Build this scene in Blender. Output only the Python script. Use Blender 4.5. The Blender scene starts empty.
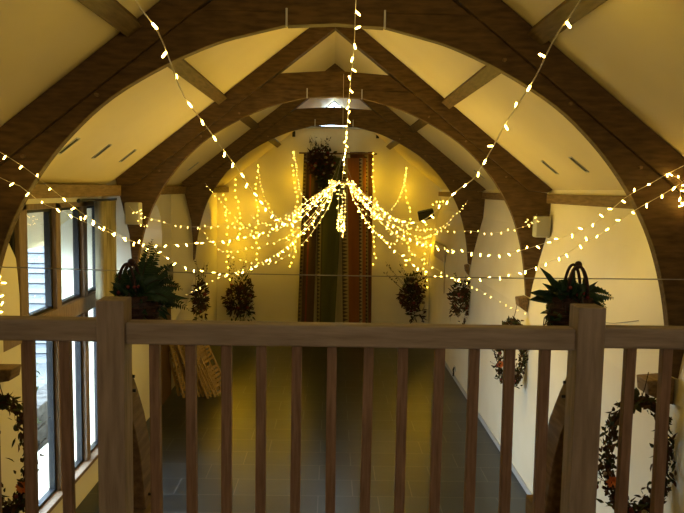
import bpy, bmesh, math, random
from mathutils import Vector, Matrix
random.seed(7)
R = math.radians
H = 4.0                      # eye height above the hall floor; heights below are given from the eye
C = bpy.context.scene.collection
scn = bpy.context.scene

# ------------------------------------------------------------------ camera
F_PX = 720.0
cam_d = bpy.data.cameras.new('camera'); cam = bpy.data.objects.new('camera', cam_d); C.objects.link(cam)
cam_d.sensor_fit = 'HORIZONTAL'; cam_d.sensor_width = 36; cam_d.lens = 36*F_PX/684
cam_d.clip_start = .05; cam_d.clip_end = 200
yaw, pitch, roll = R(0.8063), R(5.3426), R(1.0)
Fw = Vector((math.sin(yaw)*math.cos(pitch), math.cos(yaw)*math.cos(pitch), -math.sin(pitch)))
Rt = Vector((math.cos(yaw), -math.sin(yaw), 0)); Up = Rt.cross(Fw)
R2 = Rt*math.cos(roll)+Up*math.sin(roll); U2 = Up*math.cos(roll)-Rt*math.sin(roll)
m = Matrix((R2, U2, -Fw)).transposed().to_4x4(); m.translation = Vector((0, 0, H)); cam.matrix_world = m
scn.camera = cam
def at(x, y, Y):             # a point of the hall at distance Y along it
    d = Fw+R2*((x-342)/F_PX)-U2*((y-256.5)/F_PX)
    return d*(Y/d.y)+Vector((0, 0, H))

# ------------------------------------------------------------------ materials
def mat(name, base, rough=.7, spec=.3, var=None, scale=6, stretch=(1,1,1), bump=0, bscale=None, metal=0, detail=4):
    m = bpy.data.materials.new(name); m.use_nodes = True; nt = m.node_tree; b = nt.nodes['Principled BSDF']
    b.inputs['Base Color'].default_value = (*base, 1); b.inputs['Roughness'].default_value = rough
    b.inputs['Specular IOR Level'].default_value = spec; b.inputs['Metallic'].default_value = metal
    if var or bump:
        tc = nt.nodes.new('ShaderNodeTexCoord'); mp = nt.nodes.new('ShaderNodeMapping'); mp.inputs['Scale'].default_value = stretch
        nt.links.new(tc.outputs['Object'], mp.inputs[0])
        nz = nt.nodes.new('ShaderNodeTexNoise'); nz.inputs['Scale'].default_value = scale; nz.inputs['Detail'].default_value = detail
        nt.links.new(mp.outputs[0], nz.inputs['Vector'])
        if var:
            rp = nt.nodes.new('ShaderNodeValToRGB'); rp.color_ramp.elements[0].position = .33; rp.color_ramp.elements[1].position = .68
            rp.color_ramp.elements[0].color = (*base, 1); rp.color_ramp.elements[1].color = (*var, 1)
            nt.links.new(nz.outputs[0], rp.inputs[0]); nt.links.new(rp.outputs[0], b.inputs['Base Color'])
        if bump:
            bp = nt.nodes.new('ShaderNodeBump'); bp.inputs['Strength'].default_value = bump; bp.inputs['Distance'].default_value = .02
            nt.links.new(nz.outputs[0], bp.inputs['Height']); nt.links.new(bp.outputs[0], b.inputs['Normal'])
    return m
def emit(name, col, s):
    m = bpy.data.materials.new(name); m.use_nodes = True; b = m.node_tree.nodes['Principled BSDF']
    b.inputs['Base Color'].default_value = (.9,.85,.7,1); b.inputs['Emission Color'].default_value = (*col, 1); b.inputs['Emission Strength'].default_value = s
    return m
PL = mat('plaster', (.72,.655,.50), .9, .1, (.77,.71,.56), 1.3, bump=.15)
PLR = mat('plaster_roof', (.65,.55,.34), .9, .1, (.70,.60,.39), .9, bump=.1)
def wood(name, a, b, stretch, rough=.65, scale=5, bump=.25): return mat(name, a, rough, .25, b, scale, stretch, bump, detail=7)
OAKX = wood('dark_oak', (.060,.034,.014), (.125,.072,.030), (1.2,6,6))
OAKY = wood('dark_oak_along', (.115,.072,.034), (.22,.14,.068), (8,1,8))
OAKD = wood('purlin_oak', (.075,.046,.020), (.14,.088,.040), (8,1,8))
OAKL = wood('light_oak', (.20,.135,.07), (.29,.20,.11), (8,1,8))
OAKV = wood('window_oak', (.17,.115,.075), (.26,.18,.12), (8,8,1))
RAILX = wood('grey_brown_rail', (.245,.195,.155), (.36,.295,.245), (1,9,9))
RAILZ = wood('grey_brown_post', (.235,.185,.145), (.35,.28,.225), (9,9,1))
BALZ = wood('brown_baluster', (.17,.105,.072), (.28,.18,.125), (14,14,1.2))
DARKW = wood('brown_door', (.09,.045,.02), (.14,.07,.03), (6,6,1))
PINE = wood('chair_wood', (.30,.19,.085), (.42,.28,.13), (6,6,1))
BLACK = mat('black_paint', (.012,.012,.013), .45)
DARKM = mat('dark_metal', (.03,.028,.025), .4, .5, metal=.7)
STEEL = mat('galvanised_steel', (.5,.5,.48), .4, .5, metal=.6)
WHITEP = mat('white_plastic', (.42,.41,.38), .5)
CABLE = mat('clear_cable', (.78,.70,.50), .4)
WIRE = mat('steel_cable', (.30,.28,.25), .45, .5, metal=.4)
SKIRT = mat('grey_paint', (.42,.43,.45), .6)
LED = emit('warm_led', (1.0,.66,.14), 9)
LEDN = emit('warm_led_near', (1.0,.64,.12), 36)
LEDF = emit('warm_led_wall', (1.0,.60,.05), 16)
GREEN = mat('fern_green', (.010,.030,.010), .5, .3, (.025,.06,.018), 14)
GREEN2 = mat('broad_leaf_green', (.008,.026,.012), .5, .3, (.022,.055,.022), 9)
WICKER = mat('dark_wicker', (.022,.010,.008), .6, .3, (.05,.022,.015), 40, bump=.6)
DRIED = mat('dried_leaf_brown', (.035,.018,.011), .8, .1, (.095,.052,.025), 9)
DRIEDG = mat('dried_leaf_olive', (.026,.030,.012), .8, .1, (.065,.068,.03), 9)
REDF = mat('dark_red_flower', (.13,.018,.02), .7, .2, (.20,.05,.04), 20)
ORANGEF = mat('orange_flower', (.60,.13,.03), .6, .2, (.75,.28,.08), 20)
GREYL = mat('grey_blue_leaf', (.20,.23,.24), .6, .2, (.30,.32,.32), 14)
CREAMF = mat('cream_seed_head', (.25,.20,.13), .8, .1)
STEM = mat('brown_stem', (.05,.03,.015), .8, .1)
CURT = mat('cream_curtain', (.20,.165,.09), .9, .1, (.42,.36,.23), 5, (1,6,.3))
STONE = mat('garden_stone', (.05,.043,.038), .9, .1, (.10,.09,.08), 7, bump=.5)
GRAVEL = mat('pale_gravel', (.10,.098,.094), .9, .1, (.15,.147,.14), 14)
BOARD = mat('white_weatherboard', (.13,.135,.14), .7, .2)
ROOFT = mat('grey_roof_slate', (.04,.045,.05), .7, .2)

def slate():
    m = bpy.data.materials.new('slate_tiles'); m.use_nodes = True; nt = m.node_tree; b = nt.nodes['Principled BSDF']
    tc = nt.nodes.new('ShaderNodeTexCoord'); mp = nt.nodes.new('ShaderNodeMapping'); mp.inputs['Location'].default_value = (.13,.27,0)
    nt.links.new(tc.outputs['Object'], mp.inputs[0])
    br = nt.nodes.new('ShaderNodeTexBrick'); nt.links.new(mp.outputs[0], br.inputs['Vector'])
    br.inputs['Scale'].default_value = 1; br.inputs['Brick Width'].default_value = .78; br.inputs['Row Height'].default_value = .52
    br.inputs['Mortar Size'].default_value = .007; br.offset = .42; br.inputs['Bias'].default_value = 0
    br.inputs['Color1'].default_value = (.016,.019,.021,1); br.inputs['Color2'].default_value = (.031,.037,.040,1); br.inputs['Mortar'].default_value = (.11,.11,.105,1)
    nz = nt.nodes.new('ShaderNodeTexNoise'); nz.inputs['Scale'].default_value = 2.2; nz.inputs['Detail'].default_value = 6
    nt.links.new(tc.outputs['Object'], nz.inputs['Vector'])
    mx = nt.nodes.new('ShaderNodeMixRGB'); mx.blend_type = 'MULTIPLY'; mx.inputs[0].default_value = .6
    nt.links.new(br.outputs['Color'], mx.inputs[1]); nt.links.new(nz.outputs[0], mx.inputs[2]); nt.links.new(mx.outputs[0], b.inputs['Base Color'])
    b.inputs['Roughness'].default_value = .30; b.inputs['Specular IOR Level'].default_value = .5
    bp = nt.nodes.new('ShaderNodeBump'); bp.inputs['Strength'].default_value = .25; bp.inputs['Distance'].default_value = .01
    nt.links.new(nz.outputs[0], bp.inputs['Height']); nt.links.new(bp.outputs[0], b.inputs['Normal'])
    return m
SLATE = slate()
def glass():
    m = bpy.data.materials.new('window_glass'); m.use_nodes = True; nt = m.node_tree; nt.nodes.clear()
    o = nt.nodes.new('ShaderNodeOutputMaterial'); mx = nt.nodes.new('ShaderNodeMixShader'); t = nt.nodes.new('ShaderNodeBsdfTransparent')
    g = nt.nodes.new('ShaderNodeBsdfGlossy'); g.inputs['Roughness'].default_value = .01; lw = nt.nodes.new('ShaderNodeLayerWeight'); lw.inputs[0].default_value = .5; pw = nt.nodes.new('ShaderNodeMath'); pw.operation = 'POWER'; pw.inputs[1].default_value = 5; nt.links.new(lw.outputs['Facing'], pw.inputs[0]); fr = nt.nodes.new('ShaderNodeMath'); fr.operation = 'MULTIPLY_ADD'; fr.inputs[1].default_value = .8; fr.inputs[2].default_value = .045; nt.links.new(pw.outputs[0], fr.inputs[0])
    t.inputs[0].default_value = (.95,.97,.97,1)
    nt.links.new(fr.outputs[0], mx.inputs[0]); nt.links.new(t.outputs[0], mx.inputs[1]); nt.links.new(g.outputs[0], mx.inputs[2]); nt.links.new(mx.outputs[0], o.inputs[0])
    return m
GLASS = glass()
def banner_mat(name, main, edge_a, edge_b, xa, xb, line=None):
    # woven strip: plain field with zig-zag leaf borders, laid out over the cloth's own width (0..1 in x of its UV)
    m = bpy.data.materials.new(name); m.use_nodes = True; nt = m.node_tree; b = nt.nodes['Principled BSDF']; b.inputs['Roughness'].default_value = .9
    N = nt.nodes.new; L = nt.links.new
    uv = N('ShaderNodeUVMap'); sp = N('ShaderNodeSeparateXYZ'); L(uv.outputs[0], sp.inputs[0])
    ck = N('ShaderNodeMath'); ck.operation = 'MULTIPLY'; ck.inputs[1].default_value = 62; L(sp.outputs[1], ck.inputs[0])
    fr = N('ShaderNodeMath'); fr.operation = 'PINGPONG'; fr.inputs[1].default_value = 1; L(ck.outputs[0], fr.inputs[0])
    wid = N('ShaderNodeMath'); wid.operation = 'MULTIPLY'; wid.inputs[1].default_value = .9; L(fr.outputs[0], wid.inputs[0])
    def band(x0, x1):
        mr = N('ShaderNodeMapRange'); mr.inputs[1].default_value = x0; mr.inputs[2].default_value = x1; mr.clamp = False; L(sp.outputs[0], mr.inputs[0])
        a = N('ShaderNodeMath'); a.operation = 'GREATER_THAN'; a.inputs[1].default_value = 0; L(mr.outputs[0], a.inputs[0])
        c = N('ShaderNodeMath'); c.operation = 'LESS_THAN'; c.inputs[1].default_value = 1; L(mr.outputs[0], c.inputs[0])
        ac = N('ShaderNodeMath'); ac.operation = 'MULTIPLY'; L(a.outputs[0], ac.inputs[0]); L(c.outputs[0], ac.inputs[1])
        z = N('ShaderNodeMath'); z.operation = 'LESS_THAN'; L(mr.outputs[0], z.inputs[0]); L(wid.outputs[0], z.inputs[1])
        return ac, z
    col = None
    base = N('ShaderNodeMixRGB'); base.inputs[0].default_value = 0; base.inputs[1].default_value = (*main, 1)
    nz = N('ShaderNodeTexNoise'); nz.inputs['Scale'].default_value = 5; 
    base.inputs[2].default_value = tuple(c*.6 for c in main)+(1,); L(nz.outputs[0], base.inputs[0]); col = base.outputs[0]
    for x0, x1 in (xa, xb):
        if x1 <= x0: continue
        ac, z = band(x0, x1)
        pat = N('ShaderNodeMixRGB'); pat.inputs[1].default_value = (*edge_a, 1); pat.inputs[2].default_value = (*edge_b, 1); L(z.outputs[0], pat.inputs[0])
        mx = N('ShaderNodeMixRGB'); L(ac.outputs[0], mx.inputs[0]); L(col, mx.inputs[1]); L(pat.outputs[0], mx.inputs[2]); col = mx.outputs[0]
    if line:
        ac, z = band(line[0], line[1])
        mx = N('ShaderNodeMixRGB'); L(ac.outputs[0], mx.inputs[0]); L(col, mx.inputs[1]); mx.inputs[2].default_value = (*line[2], 1); col = mx.outputs[0]
    L(col, b.inputs['Base Color']); return m

# ------------------------------------------------------------------ mesh helpers
class MB:
    def __init__(s): s.v = []; s.f = []; s.uv = None
    def add(s, vs, fs):
        n = len(s.v); s.v += [Vector(v) for v in vs]; s.f += [tuple(i+n for i in f) for f in fs]; return s
    def box(s, x0, x1, y0, y1, z0, z1, M=None):
        vs = [Vector((x, y, z)) for x in (x0, x1) for y in (y0, y1) for z in (z0, z1)]
        if M: vs = [M @ v for v in vs]
        return s.add(vs, [(0,1,3,2),(4,6,7,5),(0,4,5,1),(2,3,7,6),(0,2,6,4),(1,5,7,3)])
    def prism(s, pts, a0, a1, axis='y'):      # polygon in the plane across `axis`, pushed from a0 to a1
        n = len(pts)
        def P(p, a): return (p[0], a, p[1]) if axis == 'y' else ((a, p[0], p[1]) if axis == 'x' else (p[0], p[1], a))
        vs = [P(p, a0) for p in pts]+[P(p, a1) for p in pts]
        return s.add(vs, [tuple(range(n)), tuple(range(2*n-1, n-1, -1))]+[(i, i+n, (i+1) % n+n, (i+1) % n) for i in range(n)])
    def tube(s, pts, r, k=6, r1=None, cap=True):
        pts = [Vector(p) for p in pts]; n = len(pts); rings = []
        t0 = (pts[1]-pts[0]).normalized(); u = t0.orthogonal().normalized()
        for i, p in enumerate(pts):
            t = (pts[min(i+1, n-1)]-pts[max(i-1, 0)]).normalized()
            u = (u-t*u.dot(t)).normalized(); w = t.cross(u)
            rr = r if r1 is None else r+(r1-r)*i/(n-1)
            rings.append([p+(u*math.cos(2*math.pi*j/k)+w*math.sin(2*math.pi*j/k))*rr for j in range(k)])
        vs = [q for rg in rings for q in rg]
        fs = [(i*k+j, i*k+(j+1) % k, (i+1)*k+(j+1) % k, (i+1)*k+j) for i in range(n-1) for j in range(k)]
        if cap: fs += [tuple(range(k))[::-1], tuple(range((n-1)*k, n*k))]
        return s.add(vs, fs)
    def lathe(s, prof, c=(0,0,0), k=20):
        c = Vector(c); vs = []
        for r, z in prof: vs += [c+Vector((r*math.cos(2*math.pi*j/k), r*math.sin(2*math.pi*j/k), z)) for j in range(k)]
        n = len(prof); fs = [(i*k+j, i*k+(j+1) % k, (i+1)*k+(j+1) % k, (i+1)*k+j) for i in range(n-1) for j in range(k)]
        fs += [tuple(range(k))[::-1], tuple(range((n-1)*k, n*k))]
        return s.add(vs, fs)
    def ball(s, c, r, k=8, h=5, sc=(1,1,1)):
        c = Vector(c); vs = [c+Vector((0,0,-r*sc[2]))]
        for i in range(1, h):
            a = math.pi*i/h
            vs += [c+Vector((r*math.sin(a)*math.cos(2*math.pi*j/k)*sc[0], r*math.sin(a)*math.sin(2*math.pi*j/k)*sc[1], -r*math.cos(a)*sc[2])) for j in range(k)]
        vs.append(c+Vector((0,0,r*sc[2]))); L = len(vs)-1
        fs = [(0, 1+(j+1) % k, 1+j) for j in range(k)]
        fs += [(1+(i*k)+j, 1+i*k+(j+1) % k, 1+(i+1)*k+(j+1) % k, 1+(i+1)*k+j) for i in range(h-2) for j in range(k)]
        fs += [(1+(h-2)*k+j, 1+(h-2)*k+(j+1) % k, L) for j in range(k)]
        return s.add(vs, fs)
    def leaf(s, p, d, n, l, w, curl=.15):     # a folded, curled leaf blade growing from p along d
        d = Vector(d).normalized(); n = Vector(n); sd = d.cross(n)
        if sd.length < 1e-4: sd = d.orthogonal()
        sd.normalize(); n = sd.cross(d).normalized(); p = Vector(p)
        vs = [p, p+d*l*.35+sd*w*.5+n*w*.12, p+d*l*.38-n*w*.05, p+d*l*.35-sd*w*.5+n*w*.12,
              p+d*l*.72+sd*w*.36-n*l*curl*.4+n*w*.1, p+d*l*.74-n*l*curl*.5, p+d*l*.72-sd*w*.36-n*l*curl*.4+n*w*.1, p+d*l-n*l*curl]
        return s.add(vs, [(0,1,2),(0,2,3),(1,4,5,2),(2,5,6,3),(4,7,5),(5,7,6)])
    def build(s, name, mt, parent=None, smooth=False, bevel=0):
        me = bpy.data.meshes.new(name); me.from_pydata([tuple(v) for v in s.v], [], s.f); me.update()
        bm_ = bmesh.new(); bm_.from_mesh(me); bmesh.ops.recalc_face_normals(bm_, faces=bm_.faces); bm_.to_mesh(me); bm_.free()
        me.materials.append(mt)
        if s.uv:
            ul = me.uv_layers.new(name='UVMap')
            for lp in me.loops: ul.data[lp.index].uv = s.uv[lp.vertex_index]
        if smooth:
            for p in me.polygons: p.use_smooth = True
        o = bpy.data.objects.new(name, me); C.objects.link(o)
        if parent: o.parent = parent
        if bevel:
            b = o.modifiers.new('bevel', 'BEVEL'); b.width = bevel; b.segments = 2; b.limit_method = 'ANGLE'; b.angle_limit = R(40)
        return o
def recentre(o, loc):          # put an object's origin at loc without moving it
    loc = Vector(loc); o.data.transform(Matrix.Translation(-loc)); o.location = loc
def tag(o, label, cat, group=None):
    o['label'] = label; o['category'] = cat
    if group: o['group'] = group
    return o
def thing(name, label, cat, loc=(0,0,0), group=None):
    o = bpy.data.objects.new(name, None); o.empty_display_size = .1; C.objects.link(o); o.location = loc
    return tag(o, label, cat, group)
def part(mb, name, mt, t, smooth=False, bevel=0):     # mesh given in world space, parented to the thing
    o = mb.build(name, mt, t, smooth, bevel); q = t; off = Vector()
    while q: off += q.location; q = q.parent
    o.data.transform(Matrix.Translation(-off)); return o
def struct(o): o['kind'] = 'structure'; return o
def Z(z): return H+z

# ------------------------------------------------------------------ the hall shell
def boolcut(target, cutters):
    for c in cutters:
        b = target.modifiers.new('cut', 'BOOLEAN'); b.operation = 'DIFFERENCE'; b.solver = 'EXACT'; b.object = c
    dg = bpy.context.evaluated_depsgraph_get(); dg.update()
    me = bpy.data.meshes.new_from_object(target.evaluated_get(dg)); target.modifiers.clear(); target.data = me
    for c in cutters: bpy.data.objects.remove(c)
YB = 19.5                     # inner face of the far gable wall
def wallprofile(s): return [(s*2.66,Z(-4)),(s*2.67,Z(-1.6)),(s*2.72,Z(-1.25)),(s*2.80,Z(-.9)),(s*2.90,Z(-.5)),(s*2.93,Z(.04)),(s*3.9,Z(-.72)),(s*3.9,Z(-4))]
XLW = -3.12                   # left wall stands further out than the truss feet
wl = MB().prism([(XLW,Z(-4)),(XLW,Z(-.11)),(-3.9,Z(-.72)),(-3.9,Z(-4))], -3.2, YB+.4).build('wall_left', PL)
def frust(outl_in, outl_out, xin, xout):
    n = len(outl_in); vs = [(xin, y, z) for y, z in outl_in]+[(xout, y, z) for y, z in outl_out]
    return MB().add(vs, [tuple(range(n)), tuple(range(2*n-1, n-1, -1))]+[(i, i+n, (i+1) % n+n, (i+1) % n) for i in range(n)]).build('cutter', PL)
cuts = [MB().prism([(7.18,Z(-3.58)),(9.83,Z(-3.58)),(9.83,Z(-.21)),(6.8,Z(-.21)),(6.88,Z(-.47)),(7.12,Z(-.74)),(7.18,Z(-1.1))], -3.95, -3.0, 'x').build('cutter', PL)]
def archline(y0, y1, z0, z1):
    pts = [(y0, z0), (y1, z0)]; c = (y0+y1)/2; r = (y1-y0)/2
    for i in range(9): a = math.pi*i/8; pts.append((c+r*math.cos(a), z1-r*.6+r*.6*math.sin(a)))
    return pts
cuts.append(frust(archline(11.2,13.3,Z(-1.15),Z(-.2)), archline(11.6,12.8,Z(-.95),Z(-.32)), -2.95, -4.0))
cuts.append(frust(archline(15.9,18.7,Z(-1.05),Z(-.15)), archline(16.6,17.9,Z(-.9),Z(-.3)), -2.95, -4.0))
boolcut(wl, cuts); struct(wl)
for i_, y_ in enumerate((5.585, 9.785, 13.985)):
    struct(MB().prism([(XLW-.02,Z(-.11)),(-2.86,Z(-.02)),(-2.70,Z(-.65)),(-2.655,Z(-1.1)),(-2.655,Z(-1.62)),(-2.80,Z(-2.2)),(XLW-.02,Z(-2.75))], y_, y_+.2).build('trim_%d' % (11+i_), PL))
wr = struct(MB().prism(wallprofile(1), -3.2, YB+.4).build('wall_right', PL))
gp = [(-3.6,Z(-4)),(2.9,Z(-4)),(2.9,Z(.07)),(0,Z(2.36)),(-3.6,Z(-.48))]
wb = MB().prism(gp, YB, YB+.4).build('wall_back', PL)
boolcut(wb, [MB().prism([(-.93,Z(1.65)),(.93,Z(1.65)),(.03,Z(2.37)),(-.03,Z(2.37))], YB-.1, YB+.6).build('cutter', PL)]); struct(wb)
struct(MB().prism(gp, -3.2, -3.0).build('wall_gallery', PL))
struct(MB().prism([(-3.95,Z(-4.25)),(2.9,Z(-4.25)),(2.9,Z(-4)),(-3.95,Z(-4))], -3.2, YB+.4).build('floor', SLATE))
struct(MB().prism([(-3.12,Z(-1.60)),(2.68,Z(-1.60)),(2.68,Z(-1.34)),(-3.12,Z(-1.34))], -3.0, 2.74).build('floor_gallery', OAKY))
def ceil_z(x): return 2.36-.79*abs(x)
ce = MB().prism([(-4.1,Z(2.36-.79*4.1)),(0,Z(2.36)),(4.1,Z(2.36-.79*4.1)),(4.1,Z(2.56-.79*4.1)),(0,Z(2.56)),(-4.1,Z(2.56-.79*4.1))], -3.2, YB+.6).build('ceiling', PLR)
struct(ce)
struct(MB().box(2.645, 2.665, 2.8, YB, Z(-4), Z(-3.91)).build('baseboard_right', SKIRT))

# windows in the left bay: oak framing, dark casements, glass
Wx = -3.17
fr = MB()
for y0, y1 in ((6.5,6.62),(7.19,7.38),(8.14,8.28),(9.04,9.17),(9.76,9.83)): fr.box(Wx-.08, Wx+.06, y0, y1, Z(-3.56), Z(-.21))
fr.box(Wx-.08, Wx+.07, 6.5, 9.83, Z(-1.60), Z(-1.41)); fr.box(Wx-.08, Wx+.06, 6.5, 9.83, Z(-.27), Z(-.21)); fr.box(Wx-.08, Wx+.12, 6.5, 9.83, Z(-3.60), Z(-3.55))
struct(fr.build('trim_1', OAKV, bevel=.006))
k = 1
cols = [(6.62,7.19),(7.38,8.14),(8.28,9.04),(9.17,9.76)]
def window(n, x, y0, y1, z0, z1, f=.034):
    m = MB(); m.box(x-.04, x+.03, y0, y0+f, z0, z1); m.box(x-.04, x+.03, y1-f*1.4, y1, z0, z1)
    m.box(x-.04, x+.03, y0, y1, z0, z0+f); m.box(x-.04, x+.03, y0, y1, z1-f, z1)
    w = struct(m.build('window_%d' % n, BLACK)); MB().box(x-.006, x+.004, y0+f, y1-f*1.4, z0+f, z1-f).build('pane', GLASS, w)
for (y0, y1) in cols:
    window(k, Wx-.02, y0, y1, Z(-1.41), Z(-.27)); k += 1
    window(k, Wx-.02, y0, y1, Z(-3.55), Z(-1.60)); k += 1
window(k, -3.8, 11.3, 13.1, Z(-1.12), Z(-.22)); k += 1
window(k, -3.8, 16.0, 18.5, Z(-1.02), Z(-.18)); k += 1
# gable window
m = MB(); yg = YB+.12
def bar(p, q, w, y0, y1, mb):
    p = Vector((p[0], 0, p[1])); q = Vector((q[0], 0, q[1])); n = (q-p).normalized().cross(Vector((0,1,0)))*w/2
    mb.prism([((p+n).x,(p+n).z),((q+n).x,(q+n).z),((q-n).x,(q-n).z),((p-n).x,(p-n).z)], y0, y1)
bar((-.95,Z(1.66)),(.95,Z(1.66)), .05, yg-.03, yg+.04, m); bar((-.93,Z(1.66)),(0,Z(2.36)), .05, yg-.03, yg+.04, m)
bar((.93,Z(1.66)),(0,Z(2.36)), .05, yg-.03, yg+.04, m); bar((0,Z(1.66)),(0,Z(2.3)), .04, yg-.03, yg+.04, m)
gw = struct(m.build('window_%d' % k, DARKM)); k += 1
MB().prism([(-.90,Z(1.67)),(.90,Z(1.67)),(0,Z(2.35))], yg, yg+.008).build('pane', GLASS, gw)
struct(MB().box(-.97, .97, YB-.05, YB+.12, Z(1.60), Z(1.645)).build('trim_2', SKIRT))

# ------------------------------------------------------------------ roof timbers
INNER = [(.36,1.195),(.62,1.13),(.88,1.055),(1.25,.89),(1.65,.65),(1.95,.38),(2.18,.10),(2.36,-.20),(2.47,-.46),(2.555,-.76),(2.61,-1.08),(2.645,-1.40)]
def arch_pts():
    import itertools
    P = INNER; out = []
    for i in range(len(P)-1):
        p0 = Vector(P[max(i-1,0)]); p1 = Vector(P[i]); p2 = Vector(P[i+1]); p3 = Vector(P[min(i+2,len(P)-1)])
        for j in range(4):
            t = j/4; out.append(tuple(.5*((2*p1)+(p2-p0)*t+(2*p0-5*p1+4*p2-p3)*t*t+(3*p1-p0-3*p2+p3)*t**3)))
    return out+[P[-1]]
ARC = arch_pts()
def truss(Y, label, i):
    t = thing('roof_truss', label, 'roof truss', (0, Y, Z(1.2)), 'arched oak trusses')
    T = lambda P, s: [(s*x, Z(z)) for x, z in P]
    for s in (-1, 1):
        rf = [(0,2.355),(2.875 if s < 0 else 2.93,2.355-.79*(2.875 if s < 0 else 2.93)),(2.86,.0),(2.62,.02),(0,2.09)]
        part(MB().prism(T(rf, s), Y-.10, Y+.10), 'rafter', OAKX, t, bevel=.008)
        outer = ([(2.672,-1.42),(2.672,-1.1),(2.71,-.65),(2.86,-.005)] if s < 0 else [(2.70,-1.42),(2.725,-1.25),(2.805,-.9),(2.905,-.5),(2.935,-.05),(2.86,-.005)])+[(2.62,.018),(1.01,1.292),(.36,1.292)]
        ab = part(MB().prism(T(ARC+outer, s), Y-.07, Y+.02), 'arch_brace', OAKX, t, bevel=.006)
        part(MB().box(s*.36-.007, s*.36+.007, Y-.095, Y-.078, Z(1.18), Z(1.31)), 'strap', STEEL, t)
        for px, pz in ((1.25,.97),(1.75,.66),(2.3,.2)):
            part(MB().tube([(s*px, Y-.075, Z(pz)), (s*px, Y-.11, Z(pz))], .014, 8), 'peg', OAKY, ab)
    part(MB().prism([(-1.0,Z(1.293)),(-.36,Z(1.293)),(-.36,Z(1.195)),(0,Z(1.215)),(.36,Z(1.195)),(.36,Z(1.293)),(1.0,Z(1.293)),(.72,Z(1.50)),(0,Z(1.55)),(-.72,Z(1.50))], Y-.06, Y+.06), 'collar', OAKX, t, bevel=.006)
    return t
truss(5.5, 'nearest and largest arched oak roof truss, spanning the top of the picture', 0)
truss(9.7, 'middle arched oak roof truss with a white box speaker on each leg', 1)
truss(13.9, 'farthest arched oak roof truss, framing the draped far wall', 2)
# corbels under the truss feet
for Y, nm in ((5.5,'nearest'),(9.7,'middle'),(13.9,'farthest')):
    for s, sd in ((-1,'left'),(1,'right')):
        if s < 0 and Y > 6: continue      # the other left feet stand on plaster piers
        q_ = {5.5:.22, 9.7:.13, 13.9:.07}[Y]
        mb = MB().prism([(s*2.66,Z(-1.41)),(2.66-q_,Z(-1.43)),(2.675-q_,Z(-1.54)),(s*2.66,Z(-1.62))] if s > 0 else [(-3.13,Z(-1.41)),(-2.42,Z(-1.41)),(-2.44,Z(-1.50)),(-3.13,Z(-1.62))], Y-.10, Y+.10 if s > 0 else Y+.083)
        o = mb.build('wooden_corbel', OAKY, bevel=.008); recentre(o, (s*2.6, Y, Z(-1.5)))
        tag(o, 'pale oak corbel under the %s foot of the %s roof truss' % (sd, nm), 'corbel')
SP = [(-2.99,5.4),(5.6,9.6),(9.8,13.8),(14.0,YB)]
bay = ['above the gallery','between the nearest and middle trusses','between the middle and farthest trusses','beyond the farthest truss']
ang = math.atan(.79)
for i, (y0, y1) in enumerate(SP):
    for s, sd in ((-1,'left'),(1,'right')):
        M = Matrix.Translation((s*1.47, 0, Z(2.36-.79*1.47-.07))) @ Matrix.Rotation(s*ang, 4, 'Y')
        o = MB().box(-.07, .07, y0, y1, -.018, .068, M).build('purlin', OAKD, bevel=.006)
        tag(o, 'oak purlin on the %s roof slope %s' % (sd, bay[i]), 'roof beam')
        o = MB().box(s*(2.80 if s < 0 else 2.85), s*(2.97 if s > 0 else 3.13), y0, y1, Z(-.14), Z(-.02 if s > 0 else .0)).build('wall_plate', OAKY, bevel=.006)
        tag(o, 'long oak wall plate at the eaves on the %s %s' % (sd, bay[i]), 'roof beam')
# small slots in the roof plaster
for i, (s, Y, w) in enumerate([(-1,6.95,'left slope, half hidden by the nearest truss'),(-1,7.94,'left slope, the nearer of the two clear ones'),(-1,8.95,'left slope, just before the middle truss'),(-1,13.1,'left slope between middle and farthest trusses'),
                  (1,7.65,'right slope, the nearer of the big pair'),(1,8.68,'right slope, just before the middle truss'),(1,11.8,'right slope just beyond the middle truss'),(1,12.86,'right slope just before the farthest truss')]):
    x = 2.525 if s < 0 else 2.60
    t = thing('ceiling_vent', 'narrow dark slot vent in the %s' % w, 'vent', (s*x, Y, Z(ceil_z(x))), 'slot vents in the roof slopes')
    t.rotation_euler = (0, s*ang, 0)
    a = MB(); a.box(-.125,.125,-.048,-.038,-.008,.01); a.box(-.125,.125,.038,.048,-.008,.01); a.box(-.125,-.112,-.04,.04,-.008,.01); a.box(.112,.125,-.04,.04,-.008,.01)
    a.build('frame', SKIRT, t); MB().box(-.113,.113,-.039,.039,-.003,.01).build('slot', BLACK, t)

# ------------------------------------------------------------------ balustrade
bt = thing('balustrade', 'grey-brown timber gallery balustrade with two newel posts across the foreground', 'balustrade', (.08, 2.6, Z(-1.34)))
XL, XR = -.79, .942
for x in (XL, XR): part(MB().box(x-.05, x+.05, 2.55, 2.655, Z(-1.34), Z(-.41)), 'newel_post', RAILZ, bt, bevel=.004)
for x0, x1, z0, z1 in ((-2.66, XL-.05, -.565, -.485), (XL+.05, XR-.05, -.572, -.492), (XR+.05, 2.66, -.562, -.486)):
    part(MB().box(x0, x1, 2.568, 2.642, Z(z0), Z(z1)), 'handrail', RAILX, bt, bevel=.007)
    part(MB().box(x0, x1, 2.58, 2.63, Z(-1.30), Z(-1.24)), 'bottom_rail', RAILX, bt, bevel=.004)
bx = [-.64+.13*i for i in range(12)]+[XL-.175-.137*i for i in range(14)]+[XR+.165+.137*i for i in range(12)]
for x in bx:
    x += random.uniform(-.003,.003); a = R(random.uniform(-.35,.35))
    M = Matrix.Translation((x, 2.604, Z(-.93))) @ Matrix.Rotation(a, 4, 'Y')
    part(MB().box(-.0185, .0185, -.018, .018, -.33, .372, M), 'baluster', BALZ, bt, bevel=.003)
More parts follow.
